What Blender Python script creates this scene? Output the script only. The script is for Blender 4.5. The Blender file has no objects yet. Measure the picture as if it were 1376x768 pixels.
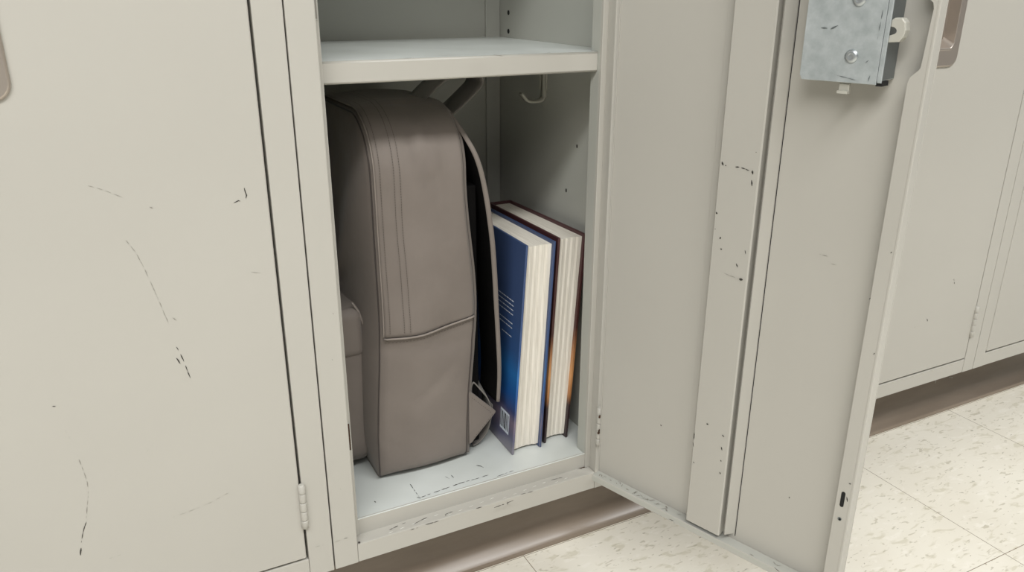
import bpy, bmesh, math, random
from mathutils import Vector, Matrix, noise
random.seed(7)
S = 0.755                      # metres per plan unit (u)
ZF = 0.985                     # floor lies ZF units below the eye level used as plan zero
PITCH = 0.5044                 # locker pitch, u
SEAM = 0.2125                  # left edge of the open locker, u
ZB = -0.771                    # locker inner floor, u
def W(x, y, z): return Vector((S*x, S*y, S*(z+ZF)))
C = bpy.context.scene.collection

# ------------------------------------------------------------------ materials
def new_mat(name):
    m = bpy.data.materials.new(name); m.use_nodes = True
    nt = m.node_tree; b = nt.nodes['Principled BSDF']
    return m, nt, b
def lin(r, g, b):
    f = lambda c: c/12.92 if c <= .04045 else ((c+.055)/1.055)**2.4
    return (f(r/255), f(g/255), f(b/255), 1)
def flat(name, col, rough=.5, metal=0, spec=.5):
    m, nt, b = new_mat(name)
    b.inputs['Base Color'].default_value = lin(*col); b.inputs['Roughness'].default_value = rough
    b.inputs['Metallic'].default_value = metal; b.inputs['Specular IOR Level'].default_value = spec
    return m
def N(nt, typ, **kw):
    n = nt.nodes.new(typ)
    for k, v in kw.items():
        if k.startswith('i_'):
            n.inputs[k[2:].replace('_', ' ')].default_value = v
        else: setattr(n, k, v)
    return n
def ramp(nt, stops, interp='LINEAR'):
    r = nt.nodes.new('ShaderNodeValToRGB'); cr = r.color_ramp; cr.interpolation = interp
    while len(cr.elements) < len(stops): cr.elements.new(.5)
    for e, (p, c) in zip(cr.elements, stops): e.position = p; e.color = c
    return r
def painted(name, c1, c2, rough=.38, bump=.02, scale=9):
    m, nt, b = new_mat(name); L = nt.links.new
    tc = N(nt, 'ShaderNodeTexCoord'); n1 = N(nt, 'ShaderNodeTexNoise', i_Scale=scale*.35, i_Detail=2.0)
    L(tc.outputs['Object'], n1.inputs['Vector'])
    r = ramp(nt, [(.35, lin(*c1)), (.65, lin(*c2))]); L(n1.outputs['Fac'], r.inputs['Fac'])
    L(r.outputs['Color'], b.inputs['Base Color'])
    n2 = N(nt, 'ShaderNodeTexNoise', i_Scale=420.0, i_Detail=2.0); L(tc.outputs['Object'], n2.inputs['Vector'])
    bp = N(nt, 'ShaderNodeBump', i_Strength=bump, i_Distance=.001); L(n2.outputs['Fac'], bp.inputs['Height'])
    L(bp.outputs['Normal'], b.inputs['Normal'])
    b.inputs['Roughness'].default_value = rough
    return m
M = {}
M['paint'] = painted('locker_paint', (179,176,168), (182,179,171))
M['paint_in'] = painted('locker_paint_inside', (177,178,170), (180,180,173))
M['worn'] = painted('locker_paint_worn', (212,216,213), (202,206,202), scale=40)
M['mark'] = flat('scuff_black', (52,48,44), .6)
M['mark_lt'] = flat('scuff_grey', (140,136,128), .6)
M['chip'] = flat('chip_pale', (226,226,220), .4)
M['rust'] = flat('rust_brown', (70,50,36), .9)
M['seam'] = flat('dark_gap', (30,28,26), .8)
M['nickel'] = flat('brushed_nickel', (182,172,162), .34, .7)
M['galv_dark'] = flat('galvanised_side', (128,134,136), .38, .8)
M['cast'] = flat('cast_zinc', (196,194,184), .45, .35)
M['rivet'] = flat('rivet_steel', (185,190,192), .35, .8)
M['black'] = flat('matte_black', (14,14,14), .8)
M['hook_paint'] = flat('hook_grey', (184,182,170), .4)
def galv():
    m, nt, b = new_mat('galvanised_steel'); L = nt.links.new
    tc = N(nt, 'ShaderNodeTexCoord'); v = N(nt, 'ShaderNodeTexVoronoi', i_Scale=90.0); L(tc.outputs['Object'], v.inputs['Vector'])
    n = N(nt, 'ShaderNodeTexNoise', i_Scale=60.0, i_Detail=6.0, i_Roughness=.7); L(tc.outputs['Object'], n.inputs['Vector'])
    mx = N(nt, 'ShaderNodeMix', data_type='FLOAT'); mx.inputs[0].default_value = .75
    L(v.outputs['Distance'], mx.inputs[2]); L(n.outputs['Fac'], mx.inputs[3])
    r = ramp(nt, [(.3, lin(158,165,166)), (.7, lin(190,196,197))]); L(mx.outputs[0], r.inputs['Fac']); L(r.outputs['Color'], b.inputs['Base Color'])
    b.inputs['Metallic'].default_value = .3; b.inputs['Roughness'].default_value = .42
    return m
M['galv'] = galv()
def fabric(name, c1, c2, bump=.25, scale=1500):
    m, nt, b = new_mat(name); L = nt.links.new
    tc = N(nt, 'ShaderNodeTexCoord')
    n = N(nt, 'ShaderNodeTexNoise', i_Scale=14.0, i_Detail=4.0); L(tc.outputs['Object'], n.inputs['Vector'])
    r = ramp(nt, [(.3, lin(*c1)), (.7, lin(*c2))]); L(n.outputs['Fac'], r.inputs['Fac']); L(r.outputs['Color'], b.inputs['Base Color'])
    n2 = N(nt, 'ShaderNodeTexNoise', i_Scale=float(scale), i_Detail=1.0); L(tc.outputs['Object'], n2.inputs['Vector'])
    n3 = N(nt, 'ShaderNodeTexNoise', i_Scale=19.0, i_Detail=3.0); L(tc.outputs['Object'], n3.inputs['Vector'])
    b1 = N(nt, 'ShaderNodeBump', i_Strength=bump, i_Distance=.0004); L(n2.outputs['Fac'], b1.inputs['Height'])
    b2 = N(nt, 'ShaderNodeBump', i_Strength=.45, i_Distance=.006); L(n3.outputs['Fac'], b2.inputs['Height']); L(b1.outputs['Normal'], b2.inputs['Normal'])
    L(b2.outputs['Normal'], b.inputs['Normal'])
    b.inputs['Roughness'].default_value = .72; b.inputs['Sheen Weight'].default_value = .15
    return m
M['fab'] = fabric('bag_fabric', (115,106,99), (123,114,107))
M['fab_edge'] = fabric('bag_hem', (136,126,118), (142,133,125))
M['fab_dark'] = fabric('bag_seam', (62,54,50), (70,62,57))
M['web'] = fabric('bag_webbing', (118,114,108), (128,123,117), .5, 900)
M['mesh_black'] = fabric('bag_back_mesh', (13,13,13), (18,17,17), .6, 700)
M['thread'] = flat('bag_thread', (70,62,57), .8)
for k_ in ('mesh_black',): M[k_].node_tree.nodes['Principled BSDF'].inputs['Sheen Weight'].default_value = 0; M[k_].node_tree.nodes['Principled BSDF'].inputs['Specular IOR Level'].default_value = .05
def base_mat():
    m, nt, b = new_mat('vinyl_base'); L = nt.links.new
    tc = N(nt, 'ShaderNodeTexCoord'); mp = N(nt, 'ShaderNodeMapping'); mp.inputs['Scale'].default_value = (3, 10, 14)
    L(tc.outputs['Object'], mp.inputs['Vector'])
    n = N(nt, 'ShaderNodeTexNoise', i_Scale=1.6, i_Detail=5.0, i_Roughness=.6); L(mp.outputs['Vector'], n.inputs['Vector'])
    r = ramp(nt, [(.3, lin(124,111,97)), (.55, lin(134,121,107)), (.8, lin(142,129,116))]); L(n.outputs['Fac'], r.inputs['Fac'])
    L(r.outputs['Color'], b.inputs['Base Color']); b.inputs['Roughness'].default_value = .27
    return m
M['base'] = base_mat()
def floor_mat():
    m, nt, b = new_mat('vinyl_tile_floor'); L = nt.links.new
    tc = N(nt, 'ShaderNodeTexCoord'); ob = tc.outputs['Object']
    def flecks(scale, sx, sy, thr, wid, rot=0):
        mp = N(nt, 'ShaderNodeMapping'); mp.inputs['Scale'].default_value = (sx, sy, 1); mp.inputs['Rotation'].default_value = (0, 0, rot)
        L(ob, mp.inputs['Vector'])
        n = N(nt, 'ShaderNodeTexNoise', i_Scale=scale, i_Detail=2.5, i_Roughness=.55, i_Distortion=.6); L(mp.outputs['Vector'], n.inputs['Vector'])
        r = ramp(nt, [(thr, (0, 0, 0, 1)), (thr+wid, (1, 1, 1, 1))]); L(n.outputs['Fac'], r.inputs['Fac'])
        return r.outputs['Color']
    base = N(nt, 'ShaderNodeTexNoise', i_Scale=7.0, i_Detail=3.0); L(ob, base.inputs['Vector'])
    rb = ramp(nt, [(.3, lin(226,220,206)), (.7, lin(234,229,216))]); L(base.outputs['Fac'], rb.inputs['Fac'])
    col = rb.outputs['Color']
    for sc, sx, sy, th, wd, c, a, rot in ((40.0, .8, 2.0, .58, .08, (196,189,166), .5, .15), (70.0, .7, 2.0, .63, .04, (166,158,134), .5, -.1), (45.0, .8, 2.0, .58, .08, (238,233,222), .6, .3), (110.0, .7, 1.8, .68, .03, (138,130,108), .6, .1)):
        f = flecks(sc, sx, sy, th, wd, rot)
        mul = N(nt, 'ShaderNodeMath', operation='MULTIPLY'); mul.inputs[1].default_value = a; L(f, mul.inputs[0])
        mx = N(nt, 'ShaderNodeMix', data_type='RGBA'); L(mul.outputs[0], mx.inputs[0]); L(col, mx.inputs[6]); mx.inputs[7].default_value = lin(*c)
        col = mx.outputs[2]
    sep = N(nt, 'ShaderNodeSeparateXYZ'); L(ob, sep.inputs[0])
    T = .4018*S; lines = []
    for ax, off in (('X', .5735*S), ('Y', -.337*S)):
        a = N(nt, 'ShaderNodeMath', operation='SUBTRACT'); L(sep.outputs[ax], a.inputs[0]); a.inputs[1].default_value = off
        p = N(nt, 'ShaderNodeMath', operation='PINGPONG'); L(a.outputs[0], p.inputs[0]); p.inputs[1].default_value = T/2
        l = N(nt, 'ShaderNodeMath', operation='LESS_THAN'); L(p.outputs[0], l.inputs[0]); l.inputs[1].default_value = .00045
        lines.append(l.outputs[0])
    mxm = N(nt, 'ShaderNodeMath', operation='MAXIMUM'); L(lines[0], mxm.inputs[0]); L(lines[1], mxm.inputs[1])
    mx = N(nt, 'ShaderNodeMix', data_type='RGBA'); L(mxm.outputs[0], mx.inputs[0]); L(col, mx.inputs[6]); mx.inputs[7].default_value = lin(120,104,84)
    L(mx.outputs[2], b.inputs['Base Color']); b.inputs['Roughness'].default_value = .4
    return m
M['floor'] = floor_mat()
def pages_mat():
    m, nt, b = new_mat('book_pages'); L = nt.links.new
    tc = N(nt, 'ShaderNodeTexCoord'); mp = N(nt, 'ShaderNodeMapping'); mp.inputs['Scale'].default_value = (1, .02, .02); L(tc.outputs['Object'], mp.inputs['Vector'])
    n = N(nt, 'ShaderNodeTexNoise', i_Scale=760.0, i_Detail=4.0, i_Roughness=.75); L(mp.outputs['Vector'], n.inputs['Vector'])
    r = ramp(nt, [(.28, lin(200,192,178)), (.5, lin(224,218,206)), (.75, lin(236,231,221))]); L(n.outputs['Fac'], r.inputs['Fac'])
    L(r.outputs['Color'], b.inputs['Base Color']); b.inputs['Roughness'].default_value = .85
    bp = N(nt, 'ShaderNodeBump', i_Strength=.4, i_Distance=.0006); L(n.outputs['Fac'], bp.inputs['Height']); L(bp.outputs['Normal'], b.inputs['Normal'])
    return m
M['pages'] = pages_mat()
def cover_mat(name, stops, nscale=12, namt=.18):
    m, nt, b = new_mat(name); L = nt.links.new            # printed artwork: bands by height on the board, broken up by noise
    tc = N(nt, 'ShaderNodeTexCoord'); sep = N(nt, 'ShaderNodeSeparateXYZ'); L(tc.outputs['Object'], sep.inputs[0])
    n = N(nt, 'ShaderNodeTexNoise', i_Scale=float(nscale), i_Detail=6.0, i_Roughness=.6); L(tc.outputs['Object'], n.inputs['Vector'])
    a = N(nt, 'ShaderNodeMath', operation='MULTIPLY_ADD'); L(n.outputs['Fac'], a.inputs[0]); a.inputs[1].default_value = namt; a.inputs[2].default_value = -namt/2
    d = N(nt, 'ShaderNodeMath', operation='MULTIPLY_ADD'); L(sep.outputs['Z'], d.inputs[0]); d.inputs[1].default_value = 1/.29; L(a.outputs[0], d.inputs[2])
    r = ramp(nt, [(p, lin(*c)) for p, c in stops]); L(d.outputs[0], r.inputs['Fac'])
    L(r.outputs['Color'], b.inputs['Base Color']); b.inputs['Roughness'].default_value = .35
    return m
M['blue_cover'] = cover_mat('blue_cover', [(0, (128,124,134)), (.06, (92,92,118)), (.14, (120,108,124)), (.2, (58,70,110)), (.27, (30,84,150)), (.38, (40,108,172)), (.5, (50,84,134)), (.7, (62,82,122)), (1, (64,82,120))])
M['blue_edge'] = flat('blue_cover_right', (60,76,112), .4)
M['maroon_cover'] = cover_mat('maroon_cover', [(0, (52,40,42)), (.18, (54,40,42)), (.24, (176,120,74)), (.34, (206,150,98)), (.46, (170,118,78)), (.56, (72,42,38)), (1, (74,44,46))], 14, .12)
M['white_ink'] = flat('white_ink', (205,212,222), .5)

# ------------------------------------------------------------------ mesh helpers (all input in plan units)
class MB:
    def __init__(s): s.bm = bmesh.new(); s.mats = []
    def mi(s, m):
        if m not in s.mats: s.mats.append(m)
        return s.mats.index(m)
    def face(s, pts, m):
        vs = [s.bm.verts.new(p) for p in pts]; f = s.bm.faces.new(vs); f.material_index = s.mi(m); return f
    def box(s, x0, x1, y0, y1, z0, z1, m, bev=0.0, fr=None):
        """axis box; fr = frame function mapping (a,b,c) plan coords to a plan point"""
        v = []
        for x in (x0, x1):
            for y in (y0, y1):
                for z in (z0, z1):
                    p = (x, y, z) if fr is None else fr(x, y, z)
                    v.append(s.bm.verts.new(p))
        idx = [(0,1,3,2), (4,6,7,5), (0,4,5,1), (2,3,7,6), (0,2,6,4), (1,5,7,3)]
        fs = []
        for q in idx:
            f = s.bm.faces.new([v[i] for i in q]); f.material_index = s.mi(m); fs.append(f)
        if bev:
            es = list({e for f in fs for e in f.edges})
            bmesh.ops.bevel(s.bm, geom=es, offset=bev, segments=2, affect='EDGES', profile=.6)
    def prism(s, pts, h0, h1, m, fr, bev=0.0):
        """polygon pts (a,b) extruded from h0 to h1; fr(a,b,h) -> plan point"""
        A = [s.bm.verts.new(fr(a, b, h0)) for a, b in pts]; B = [s.bm.verts.new(fr(a, b, h1)) for a, b in pts]
        n = len(pts); fs = [s.bm.faces.new(A), s.bm.faces.new(B[::-1])]
        for i in range(n): fs.append(s.bm.faces.new([A[i], B[i], B[(i+1) % n], A[(i+1) % n]]))
        for f in fs: f.material_index = s.mi(m)
        if bev:
            es = list({e for f in fs[:2] for e in f.edges})
            bmesh.ops.bevel(s.bm, geom=es, offset=bev, segments=2, affect='EDGES', profile=.6)
    def tube(s, path, r, m, seg=8, closed=False):
        P = [Vector(p) for p in path]; n = len(P); rings = []
        up = Vector((.13, .31, .94)).normalized()
        for i, p in enumerate(P):
            t = (P[(i+1) % n]-P[i-1]) if closed or 0 < i < n-1 else (P[1]-P[0] if i == 0 else P[-1]-P[-2])
            t.normalize(); a = t.cross(up)
            if a.length < .05: a = t.cross(Vector((1, 0, 0)))
            a.normalize(); b = t.cross(a)
            rr = r[i] if isinstance(r, (list, tuple)) else r
            rings.append([s.bm.verts.new(p+rr*(math.cos(2*math.pi*k/seg)*a+math.sin(2*math.pi*k/seg)*b)) for k in range(seg)])
        for i in range(n if closed else n-1):
            A, B = rings[i], rings[(i+1) % n]
            for k in range(seg):
                f = s.bm.faces.new([A[k], A[(k+1) % seg], B[(k+1) % seg], B[k]]); f.material_index = s.mi(m); f.smooth = True
        if not closed:
            for R in (rings[0][::-1], rings[-1]):
                f = s.bm.faces.new(R); f.material_index = s.mi(m)
    def sheet(s, grid, m, thick=0.0, smooth=True):
        """grid of plan points -> surface, optionally thickened along its normal"""
        n, k = len(grid), len(grid[0])
        G = [[Vector(p) for p in row] for row in grid]
        def nrm(i, j):
            a = G[min(i+1, n-1)][j]-G[max(i-1, 0)][j]; b = G[i][min(j+1, k-1)]-G[i][max(j-1, 0)]
            c = a.cross(b); return c.normalized() if c.length > 0 else Vector((0, 0, 1))
        lay = [[[s.bm.verts.new(G[i][j]) for j in range(k)] for i in range(n)]]
        if thick: lay.append([[s.bm.verts.new(G[i][j]+thick*nrm(i, j)) for j in range(k)] for i in range(n)])
        def q(a, b, c, d):
            f = s.bm.faces.new((a, b, c, d)); f.material_index = s.mi(m); f.smooth = smooth
        for i in range(n-1):
            for j in range(k-1):
                q(lay[0][i][j], lay[0][i][j+1], lay[0][i+1][j+1], lay[0][i+1][j])
                if thick: q(lay[1][i][j], lay[1][i+1][j], lay[1][i+1][j+1], lay[1][i][j+1])
        if thick:
            for i in range(n-1):
                q(lay[0][i][0], lay[0][i+1][0], lay[1][i+1][0], lay[1][i][0]); q(lay[0][i][-1], lay[1][i][-1], lay[1][i+1][-1], lay[0][i+1][-1])
            for j in range(k-1):
                q(lay[0][0][j], lay[1][0][j], lay[1][0][j+1], lay[0][0][j+1]); q(lay[0][-1][j], lay[0][-1][j+1], lay[1][-1][j+1], lay[1][-1][j])
    def marks(s, L, fr, m=None, eps=.0004, wscale=.00062):
        """scuffs and scratches: thin irregular paint-thick patches lying on a surface; fr(a,b,h)"""
        for w, pts in L:
            if len(pts) < 2: continue
            dens = 1.0
            P = [Vector((a, b, 0)) for a, b in pts]
            out = []
            for i in range(len(P)-1):
                k = max(2, int((P[i+1]-P[i]).length/.0028))
                for j in range(k): out.append(P[i].lerp(P[i+1], j/k))
            out.append(P[-1])
            i = 0
            while i < len(out)-1:
                run = random.randint(1, 3) if w < 1 else random.randint(2, 5)
                seg = out[i:min(i+run+1, len(out))]
                if len(seg) >= 2:
                    up, lo = [], []
                    for j, p in enumerate(seg):
                        t = (seg[min(j+1, len(seg)-1)]-seg[max(j-1, 0)]).normalized(); nn = Vector((-t.y, t.x, 0))
                        e = .3 if j in (0, len(seg)-1) else 1
                        hw = w*wscale*e*random.uniform(.55, 1.1); jit = nn*random.uniform(-.25, .25)*w*wscale
                        up.append(p+nn*hw+jit); lo.append(p-nn*hw+jit)
                    poly = up+lo[::-1]
                    mm = m or (M['mark'] if w >= 1 else M['mark_lt'])
                    s.face([fr(p.x, p.y, eps) for p in poly], mm)
                i += run + (random.choice((0, 1, 1, 2)) if w < 1.6 else random.choice((0, 0, 1)))
    def build(s, name, parent=None, origin=None, mat0=None, smooth=None, recalc=True, **props):
        """scale to metres, link as one object; verts relative to origin (metres)"""
        if origin is None and parent is not None: origin = parent.get('_o')
        o0 = Vector(origin) if origin is not None else Vector((0, 0, 0))
        for v in s.bm.verts: v.co = W(*v.co)-o0
        if recalc: bmesh.ops.recalc_face_normals(s.bm, faces=s.bm.faces[:])
        me = bpy.data.meshes.new(name); s.bm.to_mesh(me); s.bm.free()
        for m in s.mats: me.materials.append(m)
        o = bpy.data.objects.new(name, me); C.objects.link(o)
        if parent: o.parent = parent
        else: o.location = o0
        o['_o'] = list(o0)
        for k, v in props.items(): o[k] = v
        return o
def thing(name, label, cat, loc, group=None):
    o = bpy.data.objects.new(name, None); C.objects.link(o); o.location = W(*loc); o['_o'] = list(W(*loc))
    o['label'] = label; o['category'] = cat; o.empty_display_size = .05
    if group: o['group'] = group
    return o
frY = lambda y: (lambda a, b, h: (a, y-h, b))          # front-facing surface at depth y: (x,z), h towards viewer
frZ = lambda z: (lambda a, b, h: (a, b, z+h))          # up-facing: (x,y)
frXm = lambda x: (lambda a, b, h: (x-h, a, b))         # facing -x: (y,z)
MARKS_LEFT_DOOR = [ (0.5, [(-0.023, -0.2083), (-0.0145, -0.2117), (-0.004, -0.2172), (0.0123, -0.2269)]), (0.6, [(0.0056, -0.2761), (0.0136, -0.2919), (0.0196, -0.3115), (0.0247, -0.3331), (0.0299, -0.3552), (0.0344, -0.3777), (0.0366, -0.3861)]), (0.9, [(0.0365, -0.2403), (0.0395, -0.2416)]), (1.4, [(0.1306, -0.2458), (0.1361, -0.2436), (0.1403, -0.246)]), (1.4, [(0.1448, -0.2287), (0.1464, -0.2382), (0.1439, -0.2455)]), (1.0, [(0.0414, -0.4204), (0.0462, -0.4369), (0.0498, -0.4565), (0.0526, -0.4698)]), (1.2, [(0.0394, -0.4354), (0.0426, -0.4444)]), (0.9, [(0.0424, -0.3812), (0.0461, -0.3859)]), (0.5, [(-0.0957, -0.5031), (-0.0929, -0.5153)]), (0.7, [(-0.0884, -0.5462), (-0.0862, -0.563), (-0.0847, -0.5787), (-0.086, -0.597), (-0.0907, -0.6156), (-0.0942, -0.6314)]), (1.0, [(-0.0951, -0.6367), (-0.1004, -0.6486), (-0.1057, -0.6651)]), (2.2, [(-0.107, -0.6728), (-0.1096, -0.6835)]), (0.8, [(-0.0784, -0.6998), (-0.0649, -0.6988)]), (0.5, [(0.0039, -0.6633), (0.0326, -0.6597), (0.0552, -0.6551), (0.0775, -0.6477)]), (1.0, [(-0.1039, -0.4683), (-0.1002, -0.4692)]), (0.5, [(0.141, -0.3373), (0.1527, -0.3402)]), (0.7, [(-0.0128, -0.5571), (-0.0045, -0.5484)]),]
MARKS_LEFT_FRAME = [ (0.8, [(0.1866, -0.7778), (0.1999, -0.7786)]), (0.8, [(0.1496, -0.7737), (0.1626, -0.7745)]), (0.5, [(0.2145, -0.7797), (0.2271, -0.7788)]), (1.0, [(0.2295, -0.7783), (0.2386, -0.7788)]), (0.8, [(0.2407, -0.412), (0.2415, -0.4144)]), (0.8, [(0.2344, -0.4798), (0.2352, -0.4823)]), (0.9, [(0.2303, -0.6897), (0.2312, -0.6926)]),]
MARKS_STIFF = [ (2.5, [(0.2052, -0.2123), (0.2079, -0.2168)]), (1.2, [(0.2101, -0.2165), (0.2123, -0.2172)]), (1.5, [(0.2253, -0.2162), (0.2338, -0.2159), (0.2425, -0.2175), (0.2512, -0.2201)]), (3, [(0.2498, -0.2174), (0.2514, -0.222)]), (2, [(0.2503, -0.2299), (0.2512, -0.2376)]), (2.5, [(0.2035, -0.2814), (0.206, -0.283)]), (2, [(0.2138, -0.3138), (0.213, -0.3171)]), (2.2, [(0.2178, -0.3308), (0.2155, -0.3303)]), (1.5, [(0.2516, -0.3242), (0.2533, -0.329)]), (1.4, [(0.2409, -0.3456), (0.2436, -0.3502)]), (3, [(0.2476, -0.3662), (0.2531, -0.3659)]), (0.6, [(0.2247, -0.3634), (0.2476, -0.3662)]), (1.5, [(0.2047, -0.3041), (0.2049, -0.3051)]), (1.5, [(0.2522, -0.1931), (0.2523, -0.194)]), (2, [(0.2205, -0.5997), (0.2242, -0.5994)]), (1.5, [(0.2024, -0.6224), (0.2022, -0.634)]), (1.4, [(0.2014, -0.6395), (0.2034, -0.6464)]), (1.5, [(0.2473, -0.6072), (0.2511, -0.6093)]), (1.6, [(0.2481, -0.6269), (0.2499, -0.6324)]), (2, [(0.2493, -0.6491), (0.2507, -0.651)]), (1.6, [(0.2501, -0.6692), (0.2517, -0.6724)]), (1.5, [(0.2045, -0.672), (0.2072, -0.6734)]),]
MARKS_DOOR = [ (0.7, [(0.3431, -0.3129), (0.3538, -0.3134)]), (0.6, [(0.3598, -0.3218), (0.3665, -0.3222)]), (2, [(0.3505, -0.6726), (0.3508, -0.6749)]), (2, [(0.1307, -0.6461), (0.1322, -0.6482)]), (0.8, [(0.4256, -0.7164), (0.4106, -0.7211)]),]
MARKS_FLANGE = [ (1, [(0.419, -0.3481), (0.4204, -0.3458)]), (1, [(0.4341, -0.2863), (0.4354, -0.2842)]), (1.2, [(0.4364, -0.4132), (0.435, -0.4156)]), (1.4, [(0.433, -0.6009), (0.4359, -0.6007)]), (1.4, [(0.4332, -0.6215), (0.4352, -0.6285)]),]
MARKS_LIP = [ (1, [(0.1708, -0.7937), (0.1806, -0.7928)]), (1, [(0.3512, -0.783), (0.3596, -0.786)]),]
MARKS_SILLTOP = [ (1.5, [(0.3041, 0.0112), (0.3203, 0.0154), (0.3334, 0.0172)]), (1.2, [(0.3437, 0.0077), (0.3594, 0.0125), (0.369, 0.0141)]), (1.2, [(0.3976, 0.0082), (0.4114, 0.01)]), (1.4, [(0.4762, -0.0118), (0.496, -0.0106), (0.5138, -0.0082)]), (1.6, [(0.5257, 0.026), (0.5345, 0.0264)]), (1.0, [(0.5978, 0.0141), (0.6265, 0.012)]), (1, [(0.5326, 0.001), (0.5545, -0.0007)]),]
MARKS_SILLFRONT = [ (1.5, [(0.4492, -0.7968), (0.4599, -0.7974)]), (1.5, [(0.3355, -0.7998), (0.348, -0.7999)]), (1.2, [(0.3606, -0.7986), (0.3835, -0.7993)]), (1, [(0.5065, -0.8024), (0.5079, -0.8088)]), (1.2, [(0.3941, -0.7914), (0.3966, -0.7923)]),]
MARKS_FLOOR = [ (2.2, [(0.3612, 0.0376), (0.3669, 0.0324)]), (1.4, [(0.3676, 0.0343), (0.3933, 0.0372), (0.4196, 0.0401), (0.4445, 0.0417), (0.4689, 0.0414), (0.4915, 0.0422)]), (1, [(0.503, 0.0314), (0.5358, 0.0347)]), (1, [(0.3645, 0.0776), (0.3648, 0.054), (0.3651, 0.0378)]), (1.5, [(0.2969, 0.059), (0.2978, 0.0542)]), (2.2, [(0.4858, 0.0779), (0.4917, 0.0724), (0.4943, 0.0659)]), (1, [(0.4246, 0.0713), (0.4288, 0.0618)]), (1, [(0.4353, 0.0708), (0.4364, 0.0604)]),]
MARKS_WALL = [ (2.4, [(0.1466, -0.247), (0.1464, -0.2508)]), (2.4, [(0.1793, -0.3311), (0.1766, -0.3332)]),]
MARKS_SHELF = [ (2, [(0.4065, 0.0646), (0.4146, 0.0466)]), (1.6, [(0.3333, 0.1136), (0.3541, 0.1186)]), (1.5, [(0.4386, 0.0787), (0.4415, 0.0481)]), (1.2, [(0.4693, 0.0207), (0.4749, 0.0042)]), (1.5, [(0.5026, 0.0337), (0.5139, 0.0284)]), (1.2, [(0.3381, 0.0689), (0.3601, 0.0724)]),]
MARKS_RDOOR = [ (1.5, [(1.5186, -0.6631), (1.5226, -0.6691)]), (1.2, [(1.5825, -0.5815), (1.5889, -0.5945)]), (0.6, [(1.4743, -0.6754), (1.5003, -0.6753)]),]
# ------------------------------------------------------------------ lockers
FW = 0.0370                    # frame post width, u
ZBOT, ZTOP = -0.830, 0.930     # locker body bottom and top, u
SILL, DB, DT = -0.797, -0.7915, 0.860
YB = 0.445                     # inner back, u
def frame_mb(x0, marks=None, opened=False):
    """painted welded frame of one locker between seam x0 and x0+PITCH"""
    m = M['paint']; b = MB(); x1 = x0+PITCH; g = .0009
    b.box(x0+g, x0+FW, 0, .020, ZBOT, ZTOP, m, .0016); b.box(x1-FW, x1-g, 0, .020, ZBOT, ZTOP, m, .0016)
    b.box(x0+FW-.004, x0+FW+.0085, .0195, .0235, SILL, DT+.02, m, .0008); b.box(x1-FW-.0085, x1-FW+.004, .0195, .0235, SILL, DT+.02, m, .0008)
    b.box(x0+FW+.0045, x0+FW+.0085, .0236, .048, SILL+.0005, DT+.01, M['paint_in'], .0006); b.box(x1-FW-.0085, x1-FW-.0045, .0236, .048, SILL+.0005, DT+.01, M['paint_in'], .0006)
    b.box(x0+FW+.0002, x1-FW-.0002, .0008, .0262, ZBOT, SILL, M['paint'], .0016)          # sill
    b.box(x0+FW, x1-FW, .0008, .020, DT+.006, ZTOP, m, .0016)
    b.box(x0+FW, x1-FW, .020, .030, DT+.001, DT+.02, m)
    return b
def shell_parts(root, x0):
    """side, back, floor, top panels"""
    m = M['paint_in']; x1 = x0+PITCH; t = .0035
    for nm, bx in (('side_panel', (x0+.0008, x0+.0008+t, .0205, YB+.006, ZBOT, ZTOP-.004)), ('side_panel', (x1-.0008-t, x1-.0008, .0205, YB+.006, ZBOT, ZTOP-.004)),
                   ('back_panel', (x0+.0045, x1-.0045, YB, YB+.004, ZBOT, ZTOP-.004)), ('top_panel', (x0+.0045, x1-.0045, .0205, YB-.0004, ZTOP-.008, ZTOP-.004))):
        b = MB(); b.box(*bx, m)
        if nm == 'back_panel': b.box(x1-.034, x1-.0046, YB-.006, YB-.0002, ZB+.002, ZTOP-.01, m, .001); b.box(x0+.0046, x0+.034, YB-.006, YB-.0002, ZB+.002, ZTOP-.01, m, .001)
        if nm == 'side_panel' and x0 == SEAM and bx[0] > x0+.1:
            xs = bx[0]
            for z in (-.0415, -.0747, -.008, .025):
                b.prism([(.4032+.0045*math.cos(a*math.pi/6), z+.0045*math.sin(a*math.pi/6)) for a in range(12)], .0001, .0003, M['black'], frXm(xs))
            for y, z, r in ((.1465, -.2490, .0024), (.178, -.3321, .0026), (.10, -.335, .0018)):
                b.prism([(y+r*math.cos(a*math.pi/5), z+1.4*r*math.sin(a*math.pi/5)) for a in range(10)], .0001, .0003, M['mark'], frXm(xs))
        b.build(nm, root)
    b = MB(); b.box(x0+.0045, x1-.0045, .0268, YB-.0004, ZB-.008, ZB, M['worn'], .0012)
    b.box(x0+FW+.0002, x1-FW-.0002, .0230, .0272, SILL-.004, ZB+.0022, M['paint'], .0012)   # raised rear lip of the sill
    if x0 == SEAM: b.marks(MARKS_FLOOR, frZ(ZB+.0001))
    b.build('floor_panel', root)
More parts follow.
